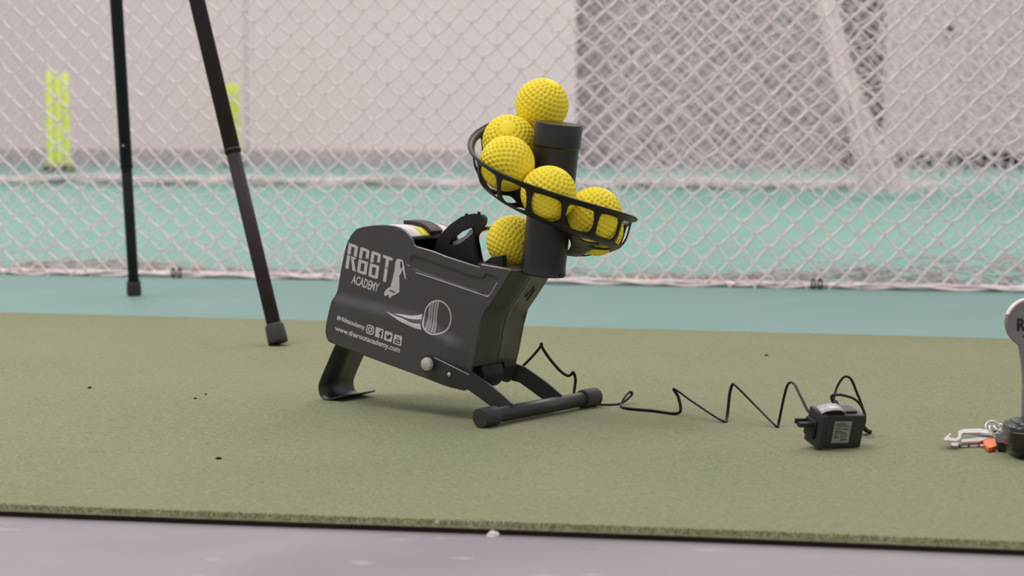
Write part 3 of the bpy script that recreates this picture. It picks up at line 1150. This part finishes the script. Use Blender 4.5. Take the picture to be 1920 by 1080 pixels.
def rrect(f_, s0, t0, s1, t1, r_, n=5):
    out = []
    for cx, cy, a0 in ((s1 - r_, t0 + r_, -90), (s1 - r_, t1 - r_, 0), (s0 + r_, t1 - r_, 90), (s0 + r_, t0 + r_, 180)):
        for i in range(n + 1):
            q = math.radians(a0 + 90 * i / n)
            out.append(f_(cx + r_ * math.cos(q), cy + r_ * math.sin(q)))
    return out


ICON = dict(ig=[(-0.0179, 0.1091), (-0.0045, 0.1085), (-0.0050, 0.0962), (-0.0188, 0.0966)], fb=[(-0.0019, 0.1083), (0.0118, 0.1078), (0.0113, 0.0950), (-0.0023, 0.0955)],
            tw=[(0.0141, 0.1069), (0.0277, 0.1064), (0.0275, 0.0937), (0.0137, 0.0943)], yt=[(0.0306, 0.1057), (0.0443, 0.1052), (0.044, 0.0922), (0.0296, 0.0928)])
fi = quadmap(ICON['ig'])


def ring_decal(name, o_, i_, m='print', off=0.0006):
    n = len(o_)
    return decal(name, o_ + i_, [(i, (i + 1) % n, n + (i + 1) % n, n + i) for i in range(n)], m, off)


def circ(f_, cx, cy, r_, n=24):
    return [f_(cx + r_ * math.cos(2 * math.pi * i / n), cy + r_ * math.sin(2 * math.pi * i / n)) for i in range(n)]


ring_decal('camera_icon', rrect(fi, 0, 0, 1, 1, .28), rrect(fi, .13, .13, .87, .87, .2))
ring_decal('camera_icon', circ(fi, .5, .5, .29), circ(fi, .5, .5, .14))
decal('camera_icon', circ(fi, .76, .25, .06, 10), [tuple(range(10))])
for nm, key in (('letter_icon', 'fb'), ('bird_icon', 'tw'), ('video_icon', 'yt')):
    fq = quadmap(ICON[key])
    pts = rrect(fq, 0, 0, 1, 1, .10 if key == 'fb' else .16)
    sq = decal(nm, pts, [tuple(range(len(pts)))])
    if key == 'fb':
        g = [(.60, 1.0), (.60, .60), (.46, .60), (.46, .44), (.60, .44), (.60, .32), (.68, .17), (.86, .15), (.86, .30), (.78, .31), (.75, .36), (.75, .44), (.88, .44), (.85, .60), (.75, .60), (.75, 1.0)]
        decal('glyph', [fq(*q) for q in g], [tuple(range(len(g)))], 'printdark', 0.0009)
    elif key == 'tw':
        g = [(.16, .30), (.30, .42), (.48, .46), (.50, .34), (.60, .26), (.72, .30), (.86, .28), (.80, .40), (.76, .58), (.62, .74), (.42, .80), (.20, .74), (.36, .70), (.26, .60), (.20, .46)]
        decal('glyph', [fq(*q) for q in g], [tuple(range(len(g)))], 'printdark', 0.0009)
    else:
        q1 = rrect(fq, .17, .46, .83, .86, .08)
        decal('glyph', q1, [tuple(range(len(q1)))], 'printdark', 0.0009)
        V_, F_, _ = text_mesh('Tube', 0.02)
        decal('glyph', [fq(.24 + .52 * s, .78 - .24 * t) for s, t in V_], F_, 'print', 0.0012)
        V_, F_, _ = text_mesh('You', 0.02)
        decal('glyph', [fq(.28 + .44 * s, .40 - .27 * t) for s, t in V_], F_, 'printdark', 0.0009)

# cricket ball emblem with seam and speed lines
EC, ER = (.0929, .1390), .0228


def em(x, y):
    return (EC[0] + ER * (x + 0.05 * y), EC[1] + ER * 0.97 * y - 0.0)


def band_decal(name, L0, L1):
    n = len(L0)
    return decal(name, [em(*p_) for p_ in L0] + [em(*p_) for p_ in L1], [(i, i + 1, n + i + 1, n + i) for i in range(n - 1)])


TT = np.linspace(0, 2 * math.pi, 73)
band_decal('ball_emblem', [(math.cos(t), math.sin(t)) for t in TT], [(.92 * math.cos(t), .92 * math.sin(t)) for t in TT])


def seam_x(k, y):
    return k - 0.16 * (1 - y * y) * 0 + 0.30 * (y * y - 0.3) * 0.5 - 0.12 * y


for k, wd_ in ((-.62, .035), (-.36, .03), (-.25, .03), (-.02, .03)):
    ys = [y for y in np.linspace(-.93, .93, 40) if (seam_x(k, y) ** 2 + y * y) < .90]
    band_decal('seam_line', [(seam_x(k, y) - wd_ / 2, y) for y in ys], [(seam_x(k, y) + wd_ / 2, y) for y in ys])
for k in (-.49, -.135):
    for dk_ in (-.055, .055):
        V2, F2 = [], []
        for y in np.arange(-.86, .88, .062):
            x = seam_x(k + dk_, y)
            if x * x + y * y > .86:
                continue
            n0 = len(V2)
            sgn = 1 if dk_ > 0 else -1
            V2 += [em(x - .042, y - .022 * sgn), em(x + .042, y + .022 * sgn), em(x + .042, y + .022 * sgn + .03), em(x - .042, y - .022 * sgn + .03)]
            F2.append((n0, n0 + 1, n0 + 2, n0 + 3))
        decal('seam_stitches', V2, F2)
SW1 = ([(0.0242, 0.1307), (0.0355, 0.1320), (0.0496, 0.1330), (0.06, 0.1353), (0.0673, 0.1383)], [(0.0242, 0.1305), (0.0358, 0.1300), (0.0478, 0.1293), (0.0607, 0.1302), (0.069, 0.1319)])
SW2 = ([(0.0109, 0.1309), (0.0263, 0.1289), (0.042, 0.1275), (0.0577, 0.1256), (0.0706, 0.1266)], [(0.0109, 0.1306), (0.0267, 0.1265), (0.0426, 0.1226), (0.0619, 0.1200), (0.0749, 0.1198)])
for up_, lo_ in (SW1, SW2):
    U_, L_ = spline(up_, 8), spline(lo_, 8)
    n = len(U_)
    mid_ = (U_ + L_) / 2
    decal('speed_line', [tuple(p_) for p_ in U_] + [tuple(p_) for p_ in mid_] + [tuple(p_) for p_ in L_],
          [(i, i + 1, n + i + 1, n + i) for i in range(n - 1)] + [(n + i, n + i + 1, 2 * n + i + 1, 2 * n + i) for i in range(n - 1)])

# ================================================================== BALLS
BR = 0.0335
bm = bmesh.new()
bmesh.ops.create_icosphere(bm, subdivisions=6, radius=1)
me = bpy.data.meshes.new('foam_ball')
bm.to_mesh(me)
bm.free()
N = np.zeros(len(me.vertices) * 3, dtype=np.float32)
me.vertices.foreach_get('co', N)
N = N.reshape(-1, 3)
cent = []
rows = 17
for i in range(1, rows):
    la = -math.pi / 2 + math.pi * i / rows
    n = max(5, int(round(2 * math.pi * math.cos(la) / 0.185)))
    if abs(la) > 1.36:
        continue
    for k in range(n):
        lo_ = 2 * math.pi * (k + 0.5 * (i % 2)) / n
        cent.append((math.cos(la) * math.cos(lo_), math.cos(la) * math.sin(lo_), math.sin(la)))
cent = np.array(cent, dtype=np.float32)
best = np.full(len(N), -1.0, dtype=np.float32)
for s in range(0, len(N), 5000):
    best[s:s + 5000] = (N[s:s + 5000] @ cent.T).max(1)
ang = np.arccos(np.clip(best, -1, 1))
dep = 0.0030 * (1 - sstep(ang, 0.014, 0.082))
me.vertices.foreach_set('co', (N * (BR - dep)[:, None]).astype(np.float32).ravel())
me.polygons.foreach_set('use_smooth', [True] * len(me.polygons))
me.materials.append(M['yellow'])
me.update()


def pol(ph, R_, c):
    return (.2155 - R_ * math.sin(math.radians(ph)), .046 + R_ * math.cos(math.radians(ph)), c)


BALLS = [(pol(56, .0720, .4165), (0.5, 0.35, 0.3), 'topmost yellow dimpled ball beside the pole cap'),
         (pol(97, .0680, .3695), (0.97, 0.0, -0.06), 'yellow dimpled ball with a smooth round spot on top'),
         (pol(158, .0665, .3490), (0.3, 0.5, 2.1), 'yellow dimpled ball at the left bend of the track'),
         (pol(214, .0670, .3220), (0.5, 0.2, 0.7), 'yellow dimpled ball in the middle of the front track wall'),
         (pol(272, .0665, .2995), (0.6, -0.3, 1.7), 'yellow dimpled ball behind the right front track windows'),
         (pol(331, .0665, .2735), (0.2, 0.6, 2.6), 'lowest yellow dimpled ball in the right end of the track'),
         ((.1480, .0665, .2422), (0.45, 0.3, 1.2), 'yellow dimpled ball in the launch well left of the pole')]
for (a, b, c), rot, lab in BALLS:
    o = bpy.data.objects.new('foam_ball', me)
    COL.objects.link(o)
    o.location = Wp(a, b, c)
    o.rotation_euler = rot
    tag(o, lab, 'ball', 'yellow dimpled practice balls')

# ================================================================== POWER ADAPTER AND CABLE
ad = empty('power_adapter', (0.3665, 2.199, 0.0), (0, 0, math.radians(22)))
tag(ad, 'black plug-in power adapter with kinked cable on the carpet', 'power adapter')
TA = Matrix.Translation((0, 0, 0.0016)) @ Matrix.Rotation(math.radians(3), 4, 'Y') @ Matrix.Rotation(math.radians(13), 4, 'X')        # leans towards the camera


def apart(o):
    for v_ in o.data.vertices:
        v_.co = TA @ v_.co
    return o


def abox(name, c, s, m, bev=0.0015, parent=ad, taper=1.0):
    V = []
    for z in (-1, 1):
        for y in (-1, 1):
            for x in (-1, 1):
                k_ = taper if z > 0 else 1
                V.append(TA @ Vector((c[0] + x * s[0] / 2 * k_, c[1] + y * s[1] / 2 * k_, c[2] + z * s[2] / 2)))
    Fc = [(0, 2, 3, 1), (4, 5, 7, 6), (0, 1, 5, 4), (2, 6, 7, 3), (0, 4, 6, 2), (1, 3, 7, 5)]
    o = mesh_obj(name, V, Fc, m, parent)
    bevel(o, bev)
    return o


HB = 0.0395
abox('body', (0.003, 0.0, HB / 2 + 0.003), (0.050, 0.030, HB), 'adapter', 0.002)
abox('rim', (-0.0255, 0.0, HB / 2 + 0.0025), (0.007, 0.034, HB + 0.002), 'adapter', 0.002)
abox('plug_face', (-0.0305, 0.004, 0.021), (0.005, 0.022, 0.022), 'blackmat', 0.003)
abox('pin', (-0.042, -0.002, 0.0270), (0.018, 0.007, 0.0050), 'blackmat', 0.0006)
abox('pin', (-0.040, 0.012, 0.0260), (0.014, 0.004, 0.006), 'blackmat', 0.0006)
lb_ = abox('label', (-0.001, -0.0152, 0.0225), (0.0225, 0.0006, 0.026), 'label', 0)
abox('fold_over', (0.002, 0.002, HB + 0.0042), (0.036, 0.020, 0.003), 'adapter', 0.001)
# printed rows on the label: unreadable dark dashes and two marks
for i, (z, x0, x1) in enumerate([(.0325, -.009, .004), (.0300, -.009, .008), (.0270, -.009, -.002), (.0265, .001, .008), (.0240, -.009, .0005), (.0215, -.009, .006), (.0185, -.009, -.004), (.0160, -.009, -.003), (.0135, .003, .008)]):
    abox('print_row', (-.001 + (x0 + x1) / 2, -0.0157, z), (x1 - x0, 0.0003, 0.0009), 'printdark', 0, lb_)
for i, (x, z) in enumerate(((0.0, .0182), (0.0045, .0182), (0.001, .0135))):
    abox('print_mark', (x, -0.0157, z), (0.0030, 0.0003, 0.0034), 'printdark', 0, lb_)
    abox('print_mark', (x, -0.0159, z), (0.0018, 0.0003, 0.0022), 'label', 0, lb_)
# clear plastic tie over the top, white glare painted into its colour
tp_ = []
TPV, TPF = [], []
prof = [(-0.027, 0.0440), (-0.023, 0.0468), (-0.012, 0.0488), (-0.003, 0.0486), (0.002, 0.0468), (0.005, 0.0445)]
for x, z in prof:
    for y in (-0.013, 0.008):
        TPV.append(TA @ Vector((x + y * 0.25, y, z)))
for i in range(len(prof) - 1):
    TPF.append((2 * i, 2 * i + 1, 2 * i + 3, 2 * i + 2))
o = mesh_obj('glare_strip', TPV, TPF, 'clear', ad, True)
md = o.modifiers.new('thick', 'SOLIDIFY')
md.thickness = 0.0008
AI = ad.matrix_world.inverted() if False else (Matrix.Translation(Vector((0.3665, 2.199, 0))) @ Matrix.Rotation(math.radians(22), 4, 'Z')).inverted()


def cab(name, pts, r_=0.0013, m='cable', n=6, flat=1.5):
    q = spline(pts, n)
    return tube(name, [AI @ Vector(p_) for p_ in q], r_, m, ad, 8, True, flat)


C0 = [(0.0, 2.53, 0.0738), (0.0014, 2.55, 0.0537), (0.0057, 2.56, 0.0425), (0.0114, 2.57, 0.0441), (0.0249, 2.57, 0.057), (0.0369, 2.57, 0.0713), (0.0391, 2.57, 0.077), (0.0405, 2.57, 0.0713), (0.0498, 2.57, 0.057), (0.064, 2.57, 0.0405), (0.0733, 2.57, 0.034), (0.0782, 2.57, 0.0348), (0.0818, 2.57, 0.0383), (0.0847, 2.57, 0.0283), (0.0833, 2.57, 0.0154), (0.0823, 2.56, 0.0020), (0.092, 2.548, 0.0016), (0.108, 2.533, 0.0016)]
C1 = [(0.1202, 2.5226, 0.0018), (0.1425, 2.5323, 0.0018), (0.1582, 2.55, 0.0103), (0.1561, 2.55, 0.0146), (0.1486, 2.53, 0.011), (0.1418, 2.5082, 0.0020), (0.1515, 2.4846, 0.0018), (0.1812, 2.466, 0.0018), (0.2046, 2.4431, 0.0018), (0.2137, 2.44, 0.0061), (0.2118, 2.45, 0.0217), (0.2063, 2.45, 0.0326), (0.2289, 2.43, 0.0184), (0.2609, 2.3812, 0.0019), (0.2682, 2.4, 0.0043), (0.2724, 2.41, 0.0307), (0.2756, 2.41, 0.0429), (0.2791, 2.4, 0.0429), (0.3034, 2.38, 0.019), (0.3218, 2.3389, 0.0019), (0.3273, 2.36, 0.0032), (0.332, 2.35, 0.0359), (0.3356, 2.34, 0.0537), (0.3413, 2.33, 0.055), (0.3454, 2.3, 0.043), (0.3524, 2.27, 0.0276), (0.366, 2.250, 0.026)]
cab('cable', C0 + C1)
cab('cable_loop', [(0.3785, 2.235, 0.036), (0.378, 2.25, 0.041), (0.3747, 2.25, 0.0457), (0.3734, 2.25, 0.0508), (0.3777, 2.25, 0.0533), (0.3913, 2.26, 0.0506), (0.4039, 2.26, 0.0455), (0.4122, 2.26, 0.0342), (0.4149, 2.26, 0.0203), (0.4140, 2.275, 0.010), (0.4180, 2.295, 0.004)], 0.0014)
cab('cable_loop', [(0.3775, 2.235, 0.036), (0.3785, 2.26, 0.0400), (0.3793, 2.27, 0.0441), (0.3845, 2.28, 0.0573), (0.3907, 2.28, 0.0681), (0.3963, 2.28, 0.0707), (0.4021, 2.28, 0.0662), (0.408, 2.28, 0.0522), (0.4132, 2.28, 0.0395), (0.4167, 2.27, 0.0251), (0.4163, 2.28, 0.012), (0.4230, 2.297, 0.003)], 0.0014)
cab('cable_end', [(0.4110, 2.262, 0.016), (0.4160, 2.275, 0.011), (0.4220, 2.288, 0.005), (0.4275, 2.297, 0.002)], 0.0032, 'cable', 4, 0.8)
cab('strain_relief', [(0.3790, 2.226, 0.038), (0.3785, 2.236, 0.041), (0.3770, 2.245, 0.046)], 0.0032, 'cable', 4, 0.8)

# ================================================================== KEYS, CASE AND PADDLE AT THE RIGHT
KO = Vector((0.535, 2.205, 0))
ky = empty('key_bunch', KO)
tag(ky, 'bunch of silver keys with one orange key head on the carpet', 'keys')


def plate(name, pts, z0, th, m, parent=ky, zt=None):
    n = len(pts)
    V = []
    for k in (0, 1):
        for (x, y) in pts:
            zz = z0 + k * th + (zt(x, y) if zt else 0)
            V.append((x - KO.x, y - KO.y, zz))
    Fc = [tuple(range(n))[::-1], tuple(range(n, 2 * n))] + [(i, (i + 1) % n, n + (i + 1) % n, n + i) for i in range(n)]
    o = mesh_obj(name, V, Fc, m, parent)
    return o


op = plate('bottle_opener', [(0.5217, 2.2472), (0.5317, 2.2635), (0.5521, 2.267), (0.5628, 2.2538), (0.5567, 2.2277), (0.5447, 2.2364), (0.5242, 2.2342), (0.5174, 2.2149), (0.5135, 2.1981), (0.5035, 2.1765), (0.4965, 2.1815), (0.4912, 2.1815), (0.4929, 2.1939), (0.5088, 2.2329), (0.5077, 2.2234), (0.5007, 2.2044), (0.5068, 2.1939), (0.5143, 2.2149)],
           0.0085, 0.0022, 'steel')
plate('key_blade', [(0.5174, 2.216), (0.5351, 2.2244), (0.5512, 2.2457), (0.539, 2.2587), (0.5456, 2.263), (0.555, 2.25), (0.5606, 2.25), (0.5553, 2.2286), (0.5369, 2.2034), (0.5133, 2.1952)], 0.0042, 0.0022, 'steel')
plate('key_blade', [(0.5037, 2.205), (0.5079, 2.2132), (0.5184, 2.2174), (0.5393, 2.2132), (0.5475, 2.2299), (0.5411, 2.1927), (0.5344, 2.1927), (0.535, 2.2009), (0.531, 2.1927), (0.5229, 2.1927), (0.5238, 2.2009), (0.5202, 2.1927), (0.5127, 2.1927), (0.5126, 2.2009), (0.51, 2.1927), (0.5024, 2.1919)], 0.0006, 0.0022, 'steel')
kh = plate('orange_key_head', [(0.5418, 2.2136), (0.5486, 2.2262), (0.5574, 2.2313), (0.5588, 2.2095), (0.5578, 2.193), (0.5507, 2.1767), (0.5405, 2.1627), (0.5353, 2.1607), (0.5369, 2.1808)], 0.0008, 0.005, 'orange')
bevel(kh, 0.001)
kh['label'] = 'orange plastic key head'
plate('dark_tag', [(0.5603, 2.3085), (0.5754, 2.3126), (0.5772, 2.2903), (0.5628, 2.2903)], 0.001, 0.003, 'brown')
plate('paper_tag', [(0.5449, 2.1724), (0.5559, 2.1900), (0.5542, 2.1784), (0.5486, 2.1684)], 0.0004, 0.001, 'white')
for k, (x, y, z, r_, tx) in enumerate(((0.566, 2.262, 0.0125, 0.0085, 0.9), (0.572, 2.255, 0.0115, 0.0075, 0.4), (0.5600, 2.246, 0.0105, 0.0065, 1.2), (0.577, 2.266, 0.0105, 0.0065, 0.7))):
    RM = Euler((tx, 0.3 * k, 0.5 * k)).to_matrix()
    pts = [Vector((x, y, z)) - KO + RM @ Vector((r_ * math.cos(q), r_ * math.sin(q), 0)) for q in np.linspace(0, 2 * math.pi, 25)]
    tube('split_ring', pts, 0.0013, 'steel', ky, 8)
plate('black_clip', [(0.5585, 2.2180), (0.5700, 2.2310), (0.5630, 2.1900), (0.5560, 2.1600), (0.5475, 2.1650), (0.5530, 2.1974)], 0.002, 0.009, 'blackmat')

# glossy black rounded case
cs = empty('black_case', (0.5965, 2.135, 0))
cs.scale = (1, 1, 0.86)
tag(cs, 'glossy black rounded case at the right edge beside the keys', 'case')


def rbox(name, levels, m, parent, n=40, e=4.0):
    """levels: (half width, half depth, z) of rounded rectangles"""
    V, Fc = [], []
    for hx, hy, z in levels:
        for i in range(n):
            q = 2 * math.pi * i / n
            cx, cy = math.cos(q), math.sin(q)
            V.append((hx * math.copysign(abs(cx) ** (2 / e), cx), hy * math.copysign(abs(cy) ** (2 / e), cy), z))
    for i in range(len(levels) - 1):
        for k in range(n):
            k2 = (k + 1) % n
            Fc.append((i * n + k, i * n + k2, (i + 1) * n + k2, (i + 1) * n + k))
    Fc.append(tuple(range(n))[::-1])
    Fc.append(tuple((len(levels) - 1) * n + k for k in range(n)))
    o = mesh_obj(name, V, Fc, m, parent, True)
    for p_ in o.data.polygons:
        if len(p_.vertices) > 4:
            p_.use_smooth = False
    md = o.modifiers.new('edges', 'EDGE_SPLIT')
    md.split_angle = math.radians(45)
    return o


rbox('body', [(.034, .022, 0), (.036, .024, .001), (.041, .028, .004), (.0465, .032, .011), (.0485, .0335, .020), (.0485, .0335, .035)], 'case', cs)
rbox('seam', [(.0478, .0328, .035), (.0478, .0328, .0362)], 'silver', cs)
rbox('lid', [(.0485, .0335, .0362), (.0482, .0332, .040), (.046, .031, .0435), (.0425, .028, .0445), (.041, .0265, .0475), (.036, .022, .0485)], 'case', cs)

# grey paddle with a round head
pd = empty('grey_paddle', (0.6165, 2.30, 0), (0, 0, 0))
tag(pd, 'grey plastic paddle with round lettered head at right edge', 'paddle')
hd_ = [(0.0292 * math.cos(math.radians(q)), .1327 + 0.0292 * math.sin(math.radians(q))) for q in range(-52, 233, 6)]
hdl = [(-.0125, .1050), (-.0088, .0850), (-.0068, .0600), (-.0068, .010), (.0068, .010), (.0068, .0600), (.0088, .0850), (.0125, .1050)]
o = prism('paddle', hd_ + hdl, -0.005, 0.005, 'paddle', pd, None, 0.0012)
prism('rim', [(0.0296 * math.cos(math.radians(q)), .1327 + 0.0296 * math.sin(math.radians(q))) for q in range(20, 161, 5)]
      + [(0.0275 * math.cos(math.radians(q)), .1327 + 0.0275 * math.sin(math.radians(q))) for q in range(160, 19, -5)], -0.006, 0.006, 'white', pd, None, 0.0004)  # white top arc painted as the highlight on the head
box('slot', (0.004, -0.0052, .1515), (.020, .0014, .0050), 'blackmat', o, 0.0005)
box('hole', (0.0, -0.0052, .0935), (.0115, .0014, .0052), 'blackmat', o, 0.0005)
rbox('foot', [(.022, .016, 0), (.024, .018, .002), (.024, .018, .010), (.020, .014, .013)], 'blackmat', pd)


def front_text(body, x0, x1, z0, z1, y, m, parent, bold=0.03):
    V_, F_, _ = text_mesh(body, bold)
    me_ = mesh_obj('lettering', [(x0 + (x1 - x0) * s, y, z0 + (z1 - z0) * t) for s, t in V_], F_, m, parent)
    return me_


front_text('R66T', -.0165, .0200, .1230, .1390, -0.0054, 'printdark', o, 0.04)
front_text('ACADEMY', -.0095, .0150, .1150, .1195, -0.0054, 'printdark', o, 0.02)

# ================================================================== CRUMBS AND FLUFF


def crumb(name, loc, s, m, label, cat, grp, seed):
    bm_ = bmesh.new()
    bmesh.ops.create_icosphere(bm_, subdivisions=2, radius=1)
    rg = random.Random(seed)
    for v_ in bm_.verts:
        k_ = 1 + rg.uniform(-.3, .3)
        v_.co = Vector((v_.co.x * s * 1.3 * k_, v_.co.y * s * k_, max(-0.3, v_.co.z) * s * 0.8 * k_ + 0.25 * s))
    me_ = bpy.data.meshes.new(name)
    bm_.to_mesh(me_)
    bm_.free()
    me_.materials.append(M[m])
    o_ = bpy.data.objects.new(name, me_)
    COL.objects.link(o_)
    o_.location = loc
    tag(o_, label, cat, grp)


for i, (x, y, s, lb1) in enumerate([(-0.5906, 2.6925, .0022, 'dark rubber crumb on the carpet at far left'), (-0.4258, 2.5873, .0016, 'dark rubber crumb below the front tripod leg, nearer one'),
                                    (-0.4179, 2.6284, .0013, 'tiny dark crumb just behind its neighbour below the tripod leg'), (-0.3237, 2.1184, .0024, 'dark rubber crumb left in front of the feeder'),
                                    (0.4053, 3.0728, .0022, 'dark crumb on the carpet right behind the feeder')]):
    crumb('rubber_crumb', (x, y, 0), s, 'crumb', lb1, 'crumb', 'dark crumbs on the carpet', i)
for i, (x, s, lb1) in enumerate([(-0.0173, .0042, 'largest white fluff speck on the front carpet edge'), (-0.0695, .0016, 'small white speck on the carpet edge left of the largest one'),
                                 (-0.3544, .0010, 'tiny white speck on the front carpet edge at far left')]):
    crumb('fluff_speck', (x, front_y(x) + (-.004 if i == 0 else .003), -0.0093 if i == 0 else -0.0005), s, 'fluff', lb1, 'fluff', 'white specks on the carpet edge', 20 + i)
